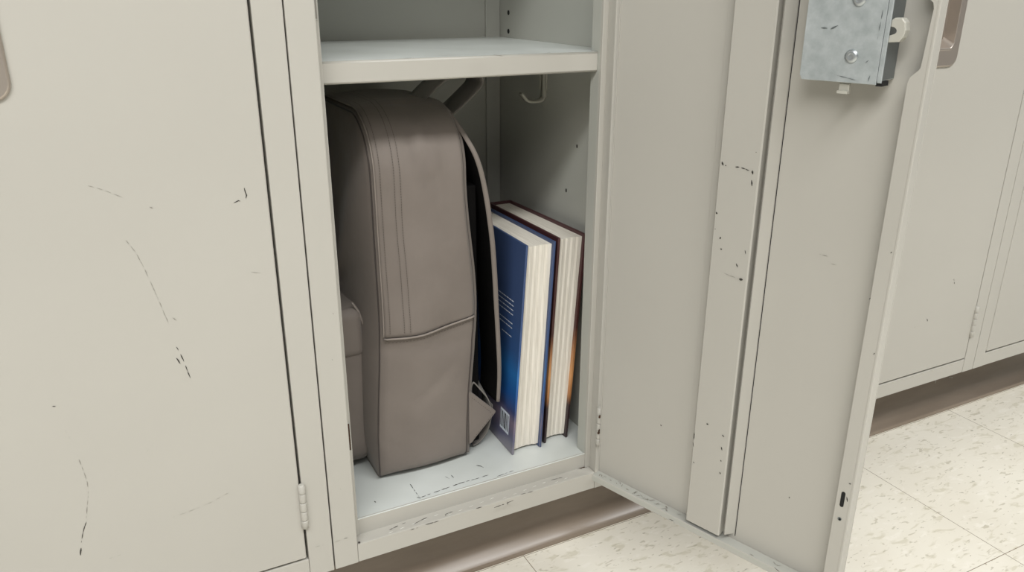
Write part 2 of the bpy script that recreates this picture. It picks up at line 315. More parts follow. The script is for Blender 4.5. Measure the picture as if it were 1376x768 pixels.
def hinge_mb(b, x, y, z0, z1, m, r=.0052):
    n = 5; h = (z1-z0)/n
    for i in range(n):
        a = z0+i*h+.0003; c = z0+(i+1)*h-.0003; rr = r*(1.0 if i % 2 == 0 else .96)
        ring = [(x+rr*math.cos(2*math.pi*k/14), y+rr*math.sin(2*math.pi*k/14)) for k in range(14)]
        e0 = .35 if i == 0 else .93; e1 = .6 if i == n-1 else .93
        zs = [(a, e0), (a+.0014, 1), (c-.0014, 1), (c, e1)]
        rings = [[b.bm.verts.new((x+(px-x)*s_, y+(py-y)*s_, z)) for px, py in ring] for z, s_ in zs]
        for A, B in zip(rings, rings[1:]):
            for k in range(14):
                f = b.bm.faces.new([A[k], A[(k+1) % 14], B[(k+1) % 14], B[k]]); f.material_index = b.mi(m); f.smooth = True
        for R in (rings[0][::-1], rings[-1]): f = b.bm.faces.new(R); f.material_index = b.mi(m)
def handle_parts(door, xr, zb):
    """recessed brushed metal pull: rounded plate, deep cup, bright lip. xr = right edge, zb = bottom"""
    w, h, r = .106, .235, .020
    def rr(x0, x1, z0, z1, r):
        out = []
        for cx, cz, a0 in ((x1-r, z1-r, 0), (x0+r, z1-r, 90), (x0+r, z0+r, 180), (x1-r, z0+r, 270)):
            for k in range(7): a = math.radians(a0+15*k); out.append((cx+r*math.cos(a), cz+r*math.sin(a)))
        return out
    b = MB()
    loops = [(rr(xr-w, xr, zb, zb+h, r), 0), (rr(xr-w, xr, zb, zb+h, r), -.0035), (rr(xr-w+.003, xr-.003, zb+.003, zb+h-.003, r-.003), -.0052),
             (rr(xr-w+.015, xr-.015, zb+.030, zb+h-.030, r*.6), -.0052), (rr(xr-w+.017, xr-.017, zb+.032, zb+h-.032, r*.55), -.0066), (rr(xr-w+.0195, xr-.0195, zb+.0345, zb+h-.0345, r*.5), -.0052),
             (rr(xr-w+.024, xr-.024, zb+.046, zb+h-.04, r*.45), .014)]
    rings = [[b.bm.verts.new((x, y, z)) for x, z in L] for L, y in loops]
    for i, (A, B) in enumerate(zip(rings, rings[1:])):
        for k in range(len(A)):
            f = b.bm.faces.new([A[k], A[(k+1) % len(A)], B[(k+1) % len(A)], B[k]]); f.material_index = b.mi(M['nickel']); f.smooth = i in (1, 3, 4)
    f = b.bm.faces.new(rings[-1]); f.material_index = b.mi(M['nickel'])
    return b.build('handle', door, recalc=True, label='brushed metal recessed handle')
def closed_locker(x0, label, marks_door, marks_frame, handle=True, hx=-.2885, hz=-.112, group='closed lockers in the row'):
    root = thing('locker', label, 'locker', (x0+PITCH/2, .0, ZBOT), group)
    b = frame_mb(x0)
    if marks_frame: b.marks(marks_frame, frY(-.0001))
    b.build('frame', root)
    shell_parts(root, x0)
    xl, xr = x0+FW+.0014, x0+PITCH-FW-.0034
    b = MB()
    if handle:
        rx0, rx1 = x0+PITCH+hx-.106+.012, x0+PITCH+hx-.012; rz0, rz1 = hz+.028, hz+.235-.028
        # door skin with a hole for the cup: four bands
        for bx in ((xl, rx0, DB, DT), (rx1, xr, DB, DT), (rx0, rx1, DB, rz0), (rx0, rx1, rz1, DT)):
            b.face([(bx[0], -.0008, bx[2]), (bx[1], -.0008, bx[2]), (bx[1], -.0008, bx[3]), (bx[0], -.0008, bx[3])], M['paint'])
        for q in (((xl, DB), (xr, DB)), ((xr, DB), (xr, DT)), ((xr, DT), (xl, DT)), ((xl, DT), (xl, DB))):
            (a, z), (c, w_) = q; b.face([(a, -.0008, z), (c, -.0008, w_), (c, .018, w_), (a, .018, z)], M['paint'])
        bmesh.ops.remove_doubles(b.bm, verts=b.bm.verts[:], dist=1e-5)
        es = [e for e in b.bm.edges if len(e.link_faces) == 2 and abs(e.verts[0].co.y+.0008) < 1e-5 and abs(e.verts[1].co.y+.0008) < 1e-5 and abs(e.link_faces[0].normal.dot(e.link_faces[1].normal)) < .3]
        bmesh.ops.recalc_face_normals(b.bm, faces=b.bm.faces[:]); 
        es = [e for e in b.bm.edges if len(e.link_faces) == 2 and e.link_faces[0].normal.angle(e.link_faces[1].normal, 0) > 1]
        bmesh.ops.bevel(b.bm, geom=es, offset=.0022, segments=3, affect='EDGES', profile=.5)
    else:
        b.box(xl, xr, -.0008, .018, DB, DT, M['paint'], .0022)
    if marks_door: b.marks(marks_door, frY(-.0009))
    door = b.build('door', root)
    if handle: handle_parts(door, x0+PITCH+hx, hz)
    for z0, z1 in ((-.7395, -.664), (.68, .755)): h = MB(); hinge_mb(h, x0+PITCH-FW-.0008, -.0022, z0, z1, M['paint']); h.build('hinge', door)
    return root
R_DOOR = [(w, [(a, b) for a, b in p]) for w, p in MARKS_RDOOR]
closed_locker(SEAM-PITCH, 'closed beige metal locker with scratched door, left of the open locker', MARKS_LEFT_DOOR, [q for q in MARKS_LEFT_FRAME if q[1][0][0] < SEAM])
closed_locker(SEAM+PITCH, 'closed beige locker directly right of the open one, behind its swung open door', None, None)
closed_locker(SEAM+2*PITCH, 'closed beige locker seen past the edge of the open door, handle partly covered', R_DOOR, None, hx=-.2765, hz=-.1345)
closed_locker(SEAM+3*PITCH, 'closed beige locker cut by the right edge of the photo, last of the row', None, None)

# ---- the open locker
root = thing('locker', 'open beige metal locker holding a grey backpack and two books', 'locker', (SEAM+PITCH/2, 0, ZBOT))
b = frame_mb(SEAM)
b.marks([q for q in MARKS_LEFT_FRAME if q[1][0][0] > SEAM], frY(-.0001))
b.marks(MARKS_SILLTOP, frZ(SILL+.0001)); b.marks(MARKS_SILLFRONT, frY(.0007))
b.marks([(1.2, [(.3+.02*i, .004+.002*(i % 5)), (.308+.02*i, .0055+.002*(i % 5))]) for i in range(17)], frZ(SILL+.0001), M['chip'])
for z0, z1 in ((-.0365, -.008), (-.6435, -.595)):     # latch strike slots in the left stop
    b.box(.2512, .2568, .0188, .0192, z0, z1, M['paint_in']); b.box(.2520, .2560, .0184, .0187, z0+.002, z1-.002, M['rust'] if z0 < -.5 else M['mark_lt'])
for x, y in ((.2525, .021), (.257, .0225), (.664, .022), (.669, .0215), (.673, .021), (.66, .0235)):
    b.marks([(3.5, [(x-.003, y), (x+.003, y+.001)])], frZ(SILL+.0002), M['rust'])
for x, z in ((.2513, -.793), (.2530, -.7935)): b.marks([(2.2, [(x, z-.002), (x, z+.002)])], frY(.0001))
b.build('frame', root)
shell_parts(root, SEAM)
# shelf: pan with a deep rounded front lip, hems along the sides
b = MB(); SZ = -.0862; xa, xb = SEAM+.0048, SEAM+PITCH-.0048
b.box(xa, xb, .0500, YB-.007, SZ-.004, SZ, M['worn'], .001)
xi0, xi1 = SEAM+FW+.0090, SEAM+PITCH-FW-.0090
pr = [(.0500, SZ), (.0335, SZ), (.0312, SZ-.0006), (.0300, SZ-.0028), (.0300, SZ-.0262), (.0306, SZ-.0282), (.0330, SZ-.0290), (.0480, SZ-.0290), (.0480, SZ-.0255), (.0340, SZ-.0255), (.0340, SZ-.004), (.0500, SZ-.004)]
A = [b.bm.verts.new((xi0, y, z)) for y, z in pr]; B = [b.bm.verts.new((xi1, y, z)) for y, z in pr]
for i in range(len(pr)):
    f = b.bm.faces.new([A[i], B[i], B[(i+1) % len(pr)], A[(i+1) % len(pr)]]); f.material_index = b.mi(M['paint'] if 1 <= i <= 7 else M['worn']); f.smooth = 1 <= i <= 6 and i != 3
b.bm.faces.new(A[::-1]); b.bm.faces.new(B)
b.marks(MARKS_SHELF, frZ(SZ+.0001), M['chip'], wscale=.0009)
b.marks([(1.2, [(.50, .0335), (.515, .0338)]), (1.2, [(.538, .0335), (.556, .0335)]), (1, [(.585, .034), (.6, .034)]), (1.0, [(.37, .034), (.385, .034)])], frZ(SZ+.0003))
b.marks([(1.6, [(.5, .037), (.53, .0365)]), (1.4, [(.55, .038), (.59, .037)])], frZ(SZ+.0002), M['chip'])
b.build('shelf', root, recalc=True)
b = MB(); b.box(xa, xb, .0500, YB-.007, .300, .306, M['worn'], .001); b.box(xi0, xi1, .0300, .0498, .276, .306, M['paint'], .001); b.build('shelf', root)  # unseen upper shelf, added to darken the back wall above the lower one
# coat hook under the shelf on the right wall
b = MB(); hx = SEAM+PITCH-.0048
def strap_path(pts, w, t, m, yc):
    P = []
    for i in range(len(pts)-1):
        for k in range(6):
            t_ = k/6; p0 = pts[max(i-1, 0)]; p1 = pts[i]; p2 = pts[i+1]; p3 = pts[min(i+2, len(pts)-1)]
            P.append(tuple(.5*((2*p1[j])+(-p0[j]+p2[j])*t_+(2*p0[j]-5*p1[j]+4*p2[j]-p3[j])*t_**2+(-p0[j]+3*p1[j]-3*p2[j]+p3[j])*t_**3) for j in (0, 1)))
    P.append(pts[-1])
    b.sheet([[(x, yc-w/2, z), (x, yc+w/2, z)] for x, z in P], m, t)
strap_path([(hx-.003, -.121), (hx-.003, -.150), (hx-.003, -.174), (hx-.0045, -.1805), (hx-.010, -.1845), (hx-.020, -.1850), (hx-.030, -.1845), (hx-.036, -.181), (hx-.045, -.170)], .014, .0040, M['hook_paint'], .262)
b.box(hx-.0028, hx-.0002, .250, .276, -.168, -.116, M['hook_paint'], .0008)
b.tube([(hx-.003, .262, -.130), (hx-.0055, .262, -.130)], .0035, M['rivet'], 10)
b.build('coat_hook', root)

# ---- open door: local frame  s = distance along the door from the hinge line, o = offset to the inner side, z
dx, dy = .317, -.9484
def fd(s_, o_, z): return (.675+dx*s_+dy*o_, dy*s_-dx*o_, z)
frD = lambda o0: (lambda a, b_, h: fd(a, o0+h, b_))
D0, D1 = .0125, .4405
b = MB(); mp = M['paint']
b.box(D0, D1, -.0022, 0, -.797, DT, mp, .0006, fr=fd)                              # outer skin
b.box(D0, D1-.0004, .0001, .0190, -.797, -.7855, M['paint_in'], .0012, fr=fd)             # bottom rail
b.box(D0, D0+.0012, .0001, .0020, -.7854, DT-.01, mp, .0006, fr=fd)                      # hinge side flange
b.box(D0, D1, .0001, .0190, DT-.008, DT, mp, .0006, fr=fd)
def fl(a, z_, h): return fd(a, h, z_)
b.prism([(.4200, -.7854), (.4200, -.0950), (.4215, -.0890), (.4300, -.0815), (.4318, -.0780), (.4345, -.0180), (.4330, -.0120), (.4260, -.0080), (.4240, 0), (.4200, .05), (.4200, DT-.009), (D1-.0006, DT-.009), (D1-.0006, -.7854)], .0150, .0196, mp, fl, .0006)
b.box(D1-.004, D1, .0001, .0199, -.797, DT-.009, mp, .0014, fr=fd)                  # free end face
b.prism([(.4200, -.7854), (.4200, -.0955), (.4212, -.0955), (.4212, -.7854)], .0001, .0149, mp, fl); b.prism([(.4200, .051), (.4200, DT-.009), (.4212, DT-.009), (.4212, .051)], .0001, .0149, mp, fl)
b.marks(MARKS_DOOR, frD(.0001)); b.marks(MARKS_FLANGE, frD(.0198)); b.marks(MARKS_LIP, frD(.0192))
rng = random.Random(3)
b.marks([(rng.choice((1, 1.2, 1.6, 2.2)), [(q, rng.uniform(.003, .016)), (q+rng.uniform(.002, .007), rng.uniform(.003, .016))]) for q in [rng.uniform(.02, .18) for _ in range(26)]+[rng.uniform(.30, .41) for _ in range(12)]], lambda a, c_, h: fd(a, c_, -.7853+h), M['mark_lt'])
def capsule(sc, zc, hw, hh, n=8):
    return [(sc+hw*math.cos(math.pi*k/n), zc+hh+hw*math.sin(math.pi*k/n)) for k in range(n+1)]+[(sc+hw*math.cos(math.pi+math.pi*k/n), zc-hh+hw*math.sin(math.pi+math.pi*k/n)) for k in range(n+1)]
b.prism(capsule(.4285, -.6280, .0026, .0090), .0197, .0200, M['black'], fl)
b.prism(capsule(.4290, -.6585, .0026, .0001), .0197, .0202, M['galv_dark'], fl); b.prism(capsule(.4294, -.6587, .0016, .0001), .0203, .0205, M['black'], fl)
door = b.build('door', root)
# hat-section stiffener with side flange
b = MB()
def hat(a0, a1, c0, c1, o0, o1, z0, z1, m):
    prof = [(a0, o0), (c0-.0006, o1-.0016), (c0+.0014, o1), (c1-.0014, o1), (c1+.0004, o1-.0016), (a1, o0)]
    A = [b.bm.verts.new(fd(s_, o_, z0)) for s_, o_ in prof]; B = [b.bm.verts.new(fd(s_, o_, z1)) for s_, o_ in prof]
    for i in range(len(prof)-1):
        f = b.bm.faces.new([A[i], A[i+1], B[i+1], B[i]]); f.material_index = b.mi(m); f.smooth = i in (0, 1, 3)and False
    b.bm.faces.new(A[::-1]).material_index = b.mi(M['black']); b.bm.faces.new(B).material_index = b.mi(m)
hat(.1992, .2580, .2010, .2590, .0012, .0190, -.7790, DT-.03, mp)
b.box(.1830, .2760, .0001, .0013, -.7795, DT-.03, mp, .0004, fr=fd)
b.prism([(.2665, .0014), (.2665, .0158), (.2672, .0160), (.2758, .0022), (.2758, .0014)], -.7740, DT-.03, mp, lambda a, o_, h: fd(a, o_, h))  # wedge invented beside the hat to keep its right side in shade
b.box(.2762, .2772, .0001, .0004, -.7795, DT-.03, M['seam'], fr=fd)
b.marks(MARKS_STIFF, frD(.0192))
b.build('stiffener', door)
b = MB(); hinge_mb(b, .6795, -.0065, .68, .755, M['paint']); b.build('hinge', door)
b = MB(); hinge_mb(b, .6795, -.0065, -.7395, -.664, M['paint'])
for z, w_ in ((-.678, 5), (-.7055, 3), (-.709, 6)): b.marks([(w_, [(.6745, z-.003), (.6756, z+.001), (.6750, z+.003)])], lambda a, z_, h: (a, -.0122-h, z_), M['rust'])
b.build('hinge', door)
# lock box on the inner face
g = M['galv']; b = MB()
b.prism([(.3062, -.0925), (.3062, .150), (.3945, .150), (.3945, -.0975), (.3090, -.0975), (.3090, -.0945)], .0380, .0400, g, fl, .0006)   # face plate with notched corner
b.prism([(.3950, -.0930), (.3950, .150), (.3998, .150), (.3998, -.0955), (.3952, -.0955)], .0372, .0396, g, fl, .0007)
b.box(.3078, .3990, .0014, .0375, -.0935, .149, M['galv_dark'], .001, fr=fd)
b.box(.3935, .4004, .0200, .0376, -.0990, -.0938, M['black'], fr=fd)
b.marks([(1.5, [(.325, -.040), (.336, -.041), (.344, -.037)]), (.8, [(.38, -.075), (.383, -.072)]), (.8, [(.39, -.02), (.389, -.05)]), (.7, [(.35, -.09), (.372, -.094)]), (.8, [(.387, -.088), (.386, -.094)])], frD(.0401), M['galv_dark'])
box = b.build('lock_box', door, label='galvanised steel lock box')
for z in (-.0690, -.0095, .06, .12):
    b = MB(); n = 16; c = (.3635, z); rings = []
    for rr, h in ((.0076, .0401), (.0073, .0412), (.0055, .0422), (.0032, .0427), (.0024, .0422)):
        rings.append([b.bm.verts.new(fd(c[0]+rr*math.cos(2*math.pi*k/n), h, c[1]+rr*math.sin(2*math.pi*k/n))) for k in range(n)])
    for A, B in zip(rings, rings[1:]):
        for k in range(n):
            f = b.bm.faces.new([A[k], A[(k+1) % n], B[(k+1) % n], B[k]]); f.material_index = b.mi(M['rivet']); f.smooth = True
    b.bm.faces.new(rings[-1]).material_index = b.mi(M['rivet'])
    b.build('rivet', box)
# cast latch hook: C-shaped jaw standing out of the box edge
b = MB()
jaw = [(.3995, -.0300), (.4025, -.0275), (.4100, -.0275), (.4140, -.0320), (.4155, -.0400), (.4140, -.0470), (.4105, -.0520), (.3985, -.0530), (.3995, -.0455), (.4055, -.0450), (.4075, -.0430), (.4075, -.0395), (.4055, -.0370), (.3992, -.0368)]
b.prism(jaw, .0235, .0370, M['cast'], fl, .0012)
b.build('latch_hook', box, label='pale cast latch hook')
b = MB()
b.prism([(.3520, -.0990), (.3520, -.1100), (.3640, -.1100), (.3640, -.0990)], .0300, .0350, M['cast'], fl, .0008)
b.box(.3520, .3640, .0350, .0385, -.1100, -.1070, M['cast'], fr=fd)
b.build('release_tab', box, label='small pale tab under the lock box')
# ------------------------------------------------------------------ backpack
BX0, BX1, BY0, BY1, BZ0, BZ1 = .324, .487, .104, .425, ZB+.0012, -.1690
bag = thing('backpack', 'taupe grey fabric backpack standing on the open locker floor beside the books', 'backpack', ((BX0+BX1)/2, .26, BZ0))
def profile(n=120, grow=0.0, rt=.092, rb=.022):
    """closed outline in (y,z), starting at the bottom of the viewer-facing gusset and going up, over the top, down the far gusset"""
    y0, y1, z0, z1 = BY0-grow, BY1+grow, BZ0-min(grow, 0)*-1, BZ1+grow
    segs = []
    def arc(cy, cz, r, a0, a1): segs.append(('a', cy, cz, r, a0, a1, abs(a1-a0)*r))
    def lin_(p, q): segs.append(('l', p, q, math.dist(p, q)))
    arc(y0+rb, z0+rb, rb, 1.5*math.pi, math.pi)
    lin_((y0, z0+rb), (y0, z1-rt)); arc(y0+rt, z1-rt, rt, math.pi, .5*math.pi)
    lin_((y0+rt, z1), (y1-rt, z1)); arc(y1-rt, z1-rt, rt, .5*math.pi, 0)
    lin_((y1, z1-rt), (y1, z0+rb)); arc(y1-rb, z0+rb, rb, 0, -.5*math.pi); lin_((y1-rb, z0), (y0+rb, z0))
    L = [s_[-1] for s_ in segs]; T = sum(L); out = []
    for i in range(n):
        d = T*i/n; k = 0
        while d > L[k]: d -= L[k]; k += 1
        s_ = segs[k]; f = d/L[k]
        if s_[0] == 'l': out.append((s_[1][0]+(s_[2][0]-s_[1][0])*f, s_[1][1]+(s_[2][1]-s_[1][1])*f))
        else:
            a = s_[4]+(s_[5]-s_[4])*f; out.append((s_[1]+s_[3]*math.cos(a), s_[2]+s_[3]*math.sin(a)))
    return out
PN = 200; PROF = profile(PN)
def pnorm(i):
    a, c = PROF[(i-1) % PN], PROF[(i+1) % PN]; t = Vector((c[0]-a[0], c[1]-a[1])).normalized()
    return Vector((-t.y, t.x))          # outward
def smooth(a, b_, v): v = max(0, min(1, (v-a)/(b_-a))); return v*v*(3-2*v)
def gus(i, u):
    """point on the gusset: i along the outline, u 0..1 across from the front-panel seam to the back seam"""
    y, z = PROF[i % PN]; n = pnorm(i)
    zz = (z-BZ0)/(BZ1-BZ0)
    xr = BX1+.019*math.exp(-((zz-.48)/.24)**2)*.9+.004*smooth(.75, 1, zz)
    xl = BX0+.014*smooth(.06, .5, zz)
    x = xl+(xr-xl)*u
    bul = .010*math.sin(math.pi*u)*(.6+.4*math.sin(math.pi*zz))
    front = max(0, -n.x)
    w = 0
    if front > .05:
        w += 0.0080*noise.noise(Vector((x*13+z*3, z*6-x*4, 1.3)))+.0030*noise.noise(Vector((x*24+3, z*15+x*9, 4.1)))
        w -= .0075*math.exp(-(((x-.393)+(z+.20)*.5)/.009)**2)*math.exp(-((z+.235)/.045)**2); w += .0050*math.exp(-(((x-.411)+(z+.20)*.5)/.010)**2)*math.exp(-((z+.24)/.05)**2)       # slanting crease near the top
        w -= .0045*math.exp(-(((x-.43)-(z+.60)*1.2)/.010)**2)*math.exp(-((z+.61)/.035)**2)       # dent low down
        w += .0040*math.exp(-(((x-.40)+(z+.665)*.6)/.016)**2)*math.exp(-((z+.67)/.03)**2)
        w -= .0050*math.exp(-(((z+.705)+(x-.345)*.8)/.007)**2)*smooth(.40, .34, x)
        w -= .0035*math.exp(-((z+.535+(x-.4)*.1)/.012)**2)
        w -= .0045*smooth(.30, .0, abs(zz-.78))*0
    w *= math.sin(math.pi*min(max(u, .02), .98))**.5*smooth(BZ0+.02, BZ0+.10, z)
    w += bul
    pinch = -.0045*(math.exp(-(u/.035)**2)+math.exp(-((1-u)/.035)**2))
    if n.y < -.5: w = pinch = 0
    return Vector((x, y+n.x*(w+pinch), max(z+n.y*(w+pinch), BZ0)))
b = MB(); fab = M['fab']
US = [0, .02, .05, .09, .14, .2, .27, .34, .41, .48, .55, .62, .69, .76, .82, .87, .92, .96, .985, 1]
rings = [[b.bm.verts.new(gus(i, u)) for i in range(PN)] for u in US]
def quads(A, B, m):
    for k in range(PN):
        f = b.bm.faces.new([A[k], A[(k+1) % PN], B[(k+1) % PN], B[k]]); f.material_index = b.mi(m); f.smooth = True
for A, B in zip(rings, rings[1:]): quads(A, B, fab)
cy, cz = (BY0+BY1)/2, (BZ0+BZ1)/2
def cap(first, xdir, amt, m):
    prev = first; steps = 12
    for k in range(1, steps+1):
        s_ = 1-(k/steps)**1.15*.97; ring = []
        for i in range(PN):
            p = first[i].co; y, z = PROF[i]; dz = .35 if z < BZ0+.03 else 1
            q = Vector((p.x+xdir*amt*(1-s_**3)*(.8+.4*noise.noise(Vector((z*5, y*6, xdir)))), cy+(p.y-cy)*s_, cz+(p.z-cz)*s_))
            ring.append(b.bm.verts.new(q))
        quads(prev, ring, m) if xdir > 0 else quads(prev, ring, m); prev = ring
    b.bm.faces.new(prev).material_index = b.mi(m)
cap(rings[0], -1, .030, fab); cap(rings[-1], 1, .010, M['fab'])
b.build('body', bag)
# zip groove shadowline fabric: dark coil beside the flap and along both seams
b = MB()
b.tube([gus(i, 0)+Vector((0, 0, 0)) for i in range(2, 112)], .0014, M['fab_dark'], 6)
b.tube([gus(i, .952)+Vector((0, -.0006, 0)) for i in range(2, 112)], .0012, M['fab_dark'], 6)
b.build('seam_piping', bag)
def idx_at_front(z): return min(range(2, 70), key=lambda i: abs(PROF[i][1]-z) + (10 if PROF[i][0] > BY0+.13 else 0))
iH = idx_at_front(-.508)
# over-lapping flap that covers the zip: from the hem up over the top
def fp(i, u, off=.0035):
    p = gus(i, u); n = pnorm(i); return Vector((p.x, p.y+n.x*off, p.z+n.y*off))
b = MB()
VS = [0.025, .05, .1, .16, .24, .32, .4, .5, .6, .7, .8, .87, .915, .945]
def hemz(u): return int(round(-1.2*math.sin(math.pi*u)))
rows = []
for k, i in enumerate(range(iH, 112)):
    row = []
    for v in VS:
        hem = (.0035 if v > .06 else .0045)
        p = fp(i, v, hem)
        if k == 0: p.z += -.0030*math.sin(math.pi*v)+.013*v**1.5
        if k == 1: p.z += (-.0030*math.sin(math.pi*v)+.013*v**1.5)*.6
        if k == 2: p.z += (.013*v**1.5)*.3
        row.append(p)
    rows.append(row)
b.sheet(rows, fab, .0022)
def stitches(b, pts, m, n_out, hw=.00032, dash=.0032, gap=.0022):
    """thread stitches following a line of points"""
    d = 0; on = True; seg = []
    P = [Vector(p) for p in pts]; acc = []; 
    for a, c in zip(P, P[1:]):
        L_ = (c-a).length; k = max(1, int(L_/.0009))
        for j in range(k): acc.append(a.lerp(c, j/k))
    step = .0009; i = 0; nd, ng = int(dash/step), int(gap/step)+1
    while i+nd < len(acc):
        p, q = acc[i], acc[i+nd]; t = (q-p).normalized(); s_ = t.cross(n_out).normalized()*hw
        b.face([p-s_+n_out*.0003, p+s_+n_out*.0003, q+s_+n_out*.0003, q-s_+n_out*.0003], m); i += nd+ng
nf = Vector((0, -1, 0))
for v, of in ((.075, .0060), (.205, .0060), (.262, .0060)):
    acc = []
    for i in range(iH+1, 92):
        p, q = fp(i, v, of), fp(i+1, v, of); n2 = pnorm(i); nn = Vector((0, n2.x, n2.y)); k = max(1, round((q-p).length/.0008))
        acc += [(p.lerp(q, j/k), nn) for j in range(k)]
    i = 0
    while i+3 < len(acc):
        (p, nn), (q, _) = acc[i], acc[i+3]; s_ = (q-p).normalized().cross(nn)*.00042
        b.face([p-s_, p+s_, q+s_, q-s_], M['thread']); i += 5
b.build('flap', bag)
b = MB()
hem = [rows[0][j]+Vector((0, -.0018, 0)) for j in range(len(VS))]
b.tube(hem, .0017, M['fab_edge'], 6)
edge = [r_[0]+Vector((0, -.0003, .0)) for r_ in rows]
b.tube(edge, .0011, M['fab_edge'], 6)
st = [p+Vector((0, -.0009, -.0052)) for p in hem]; stitches(b, st, M['thread'], nf)
b.build('flap_hem', bag)
# front pocket (faces the left locker wall) with gathered flap
b = MB()
def blob(x0, x1, y0, y1, z0, z1, r, m, bulge=0, nz=14):
    """soft padded box"""
    n = 40; per = []
    for cx_, cy_, a0 in ((x1-r, y1-r, 0), (x0+r, y1-r, 90), (x0+r, y0+r, 180), (x1-r, y0+r, 270)):
        for k in range(10): a = math.radians(a0+10*k); per.append((cx_+r*math.cos(a), cy_+r*math.sin(a)))
    rings = []
    cx_, cy_ = (x0+x1)/2, (y0+y1)/2
    for k in range(nz+1):
        t = k/nz; z = z0+(z1-z0)*t; d = min(t, 1-t)*(z1-z0); e = r*.8
        ins = 0 if d > e else e-math.sqrt(max(0, e*e-(e-d)**2))
        ring = []
        for x, y in per:
            vx, vy = x-cx_, y-cy_; l = math.hypot(vx, vy)
            k2 = 1-ins/max(l, 1e-4)*.9
            w = bulge*noise.noise(Vector((x*20, y*14, z*12)))
            ring.append(b.bm.verts.new((cx_+vx*k2+w, cy_+vy*k2+w, z)))
        rings.append(ring)
    for A, B in zip(rings, rings[1:]):
        for k in range(n):
            f = b.bm.faces.new([A[k], A[(k+1) % n], B[(k+1) % n], B[k]]); f.material_index = b.mi(m); f.smooth = True
    b.bm.faces.new(rings[0][::-1]).material_index = b.mi(m); b.bm.faces.new(rings[-1]).material_index = b.mi(m)
blob(.268, .3290, .146, .395, -.752, -.485, .020, fab, .004)
pk = b.build('front_pocket', bag)
b = MB(); b.tube([(.3265, .1480, -.748), (.3275, .1465, -.70), (.3280, .1465, -.62), (.3280, .1465, -.55), (.3265, .1470, -.515), (.318, .148, -.480), (.308, .149, -.462)], .0017, M['fab_edge'], 6)
blob(.266, .3225, .1415, .30, -.5560, -.4720, .014, fab, .003, 10)
b.build('pocket_flap', pk)
# shoulder strap (near one), seen edge-on, bowing out from the back panel
def strap(yc, w, shift=0, name='shoulder_strap', pts=None):
    b = MB(); P = []
    for i in range(len(pts)-1):
        p0 = pts[max(i-1, 0)]; p1 = pts[i]; p2 = pts[i+1]; p3 = pts[min(i+2, len(pts)-1)]
        for k in range(6):
            t_ = k/6; P.append(tuple(.5*((2*p1[j])+(-p0[j]+p2[j])*t_+(2*p0[j]-5*p1[j]+4*p2[j]-p3[j])*t_**2+(-p0[j]+3*p1[j]-3*p2[j]+p3[j])*t_**3) for j in (0, 1, 2)))
    P.append(tuple(pts[-1])); n = len(P); rings = []
    K = 18
    for i, (x, y, z) in enumerate(P):
        a, c = P[max(i-1, 0)], P[min(i+1, n-1)]; t = Vector((c[0]-a[0], 0, c[2]-a[2])).normalized(); nn = Vector((-t.z, 0, t.x))
        th = .0054*(.75+.25*math.sin(math.pi*i/(n-1)))
        ring = []
        for k in range(K):
            a_ = 2*math.pi*k/K; ca, sa = math.cos(a_), math.sin(a_)
            sx = math.copysign(abs(ca)**.35, ca)*w/2*(.45+.55*smooth(0, .2, i/(n-1))); sn = math.copysign(abs(sa)**.45, sa)*th
            ring.append(b.bm.verts.new(Vector((x, y+yc+sx, z))+nn*sn))
        rings.append(ring)
    for A, B in zip(rings, rings[1:]):
        for k in range(K):
            f = b.bm.faces.new([A[k], A[(k+1) % K], B[(k+1) % K], B[k]]); f.smooth = True; f.material_index = b.mi(M['mesh_black'] if K//2+2 <= k < K-1 else M['fab'])
    b.bm.faces.new(rings[0][::-1]); b.bm.faces.new(rings[-1])
    o = b.build(name, bag); return o, P
near = [(.4820, .028, -.180), (.4940, .012, -.210), (.508, .0, -.250), (.520, .0, -.300), (.530, .0, -.370), (.5345, .0, -.430), (.5375, .0, -.490), (.5410, .0, -.560), (.5425, .0, -.615), (.5410, .002, -.672)]
so, SP = strap(.135, .072, pts=near)
far = [(x-.002, y, z-.012) for x, y, z in near[:2]]+[(x-.002, y, z+.002) for x, y, z in near[2:]]
strap(.345, .072, pts=far)
# padded black back panel
b = MB(); 
b.box(.4880, .5120, BY0+.016, BY1-.03, BZ0+.020, BZ1-.12, M['mesh_black'], .003)
b.build('back_padding', bag, label='black padded back panel')
# lower wing with webbing
b = MB()
wing = [(.4850, -.6400), (.4880, -.6400), (.5385, -.6930), (.5400, -.6960), (.5385, -.6985), (.4890, -.7400), (.4850, -.7420)]
b.prism(wing, .0, .0060, fab, lambda a, z_, h: (a, .1080+(a-.485)*.16-h, z_), .0015)
b.tube([(.4870, .1040, -.6415), (.5385, .1125, -.6945), (.4890, .1040, -.7400)], .0010, M['fab_edge'], 6)
stitches(b, [(.4890, .0985, -.6500), (.5310, .1055, -.6945)], M['thread'], nf); stitches(b, [(.5310, .1055, -.6955), (.4900, .0985, -.7300)], M['thread'], nf)
wg = b.build('strap_wing', bag)
b = MB()
def ribbon(pts, w, m, t=.0018, ydir=(0, 1, 0)):
    P = []
    for i in range(len(pts)-1):
        p0 = pts[max(i-1, 0)]; p1 = pts[i]; p2 = pts[i+1]; p3 = pts[min(i+2, len(pts)-1)]
        for k in range(7):
            t_ = k/7; P.append(Vector([.5*((2*p1[j])+(-p0[j]+p2[j])*t_+(2*p0[j]-5*p1[j]+4*p2[j]-p3[j])*t_**2+(-p0[j]+3*p1[j]-3*p2[j]+p3[j])*t_**3) for j in (0, 1, 2)]))
    P.append(Vector(pts[-1])); d = Vector(ydir).normalized()
    b.sheet([[p-d*w/2+d*w*j/4 for j in range(5)] for p in P], m, t)
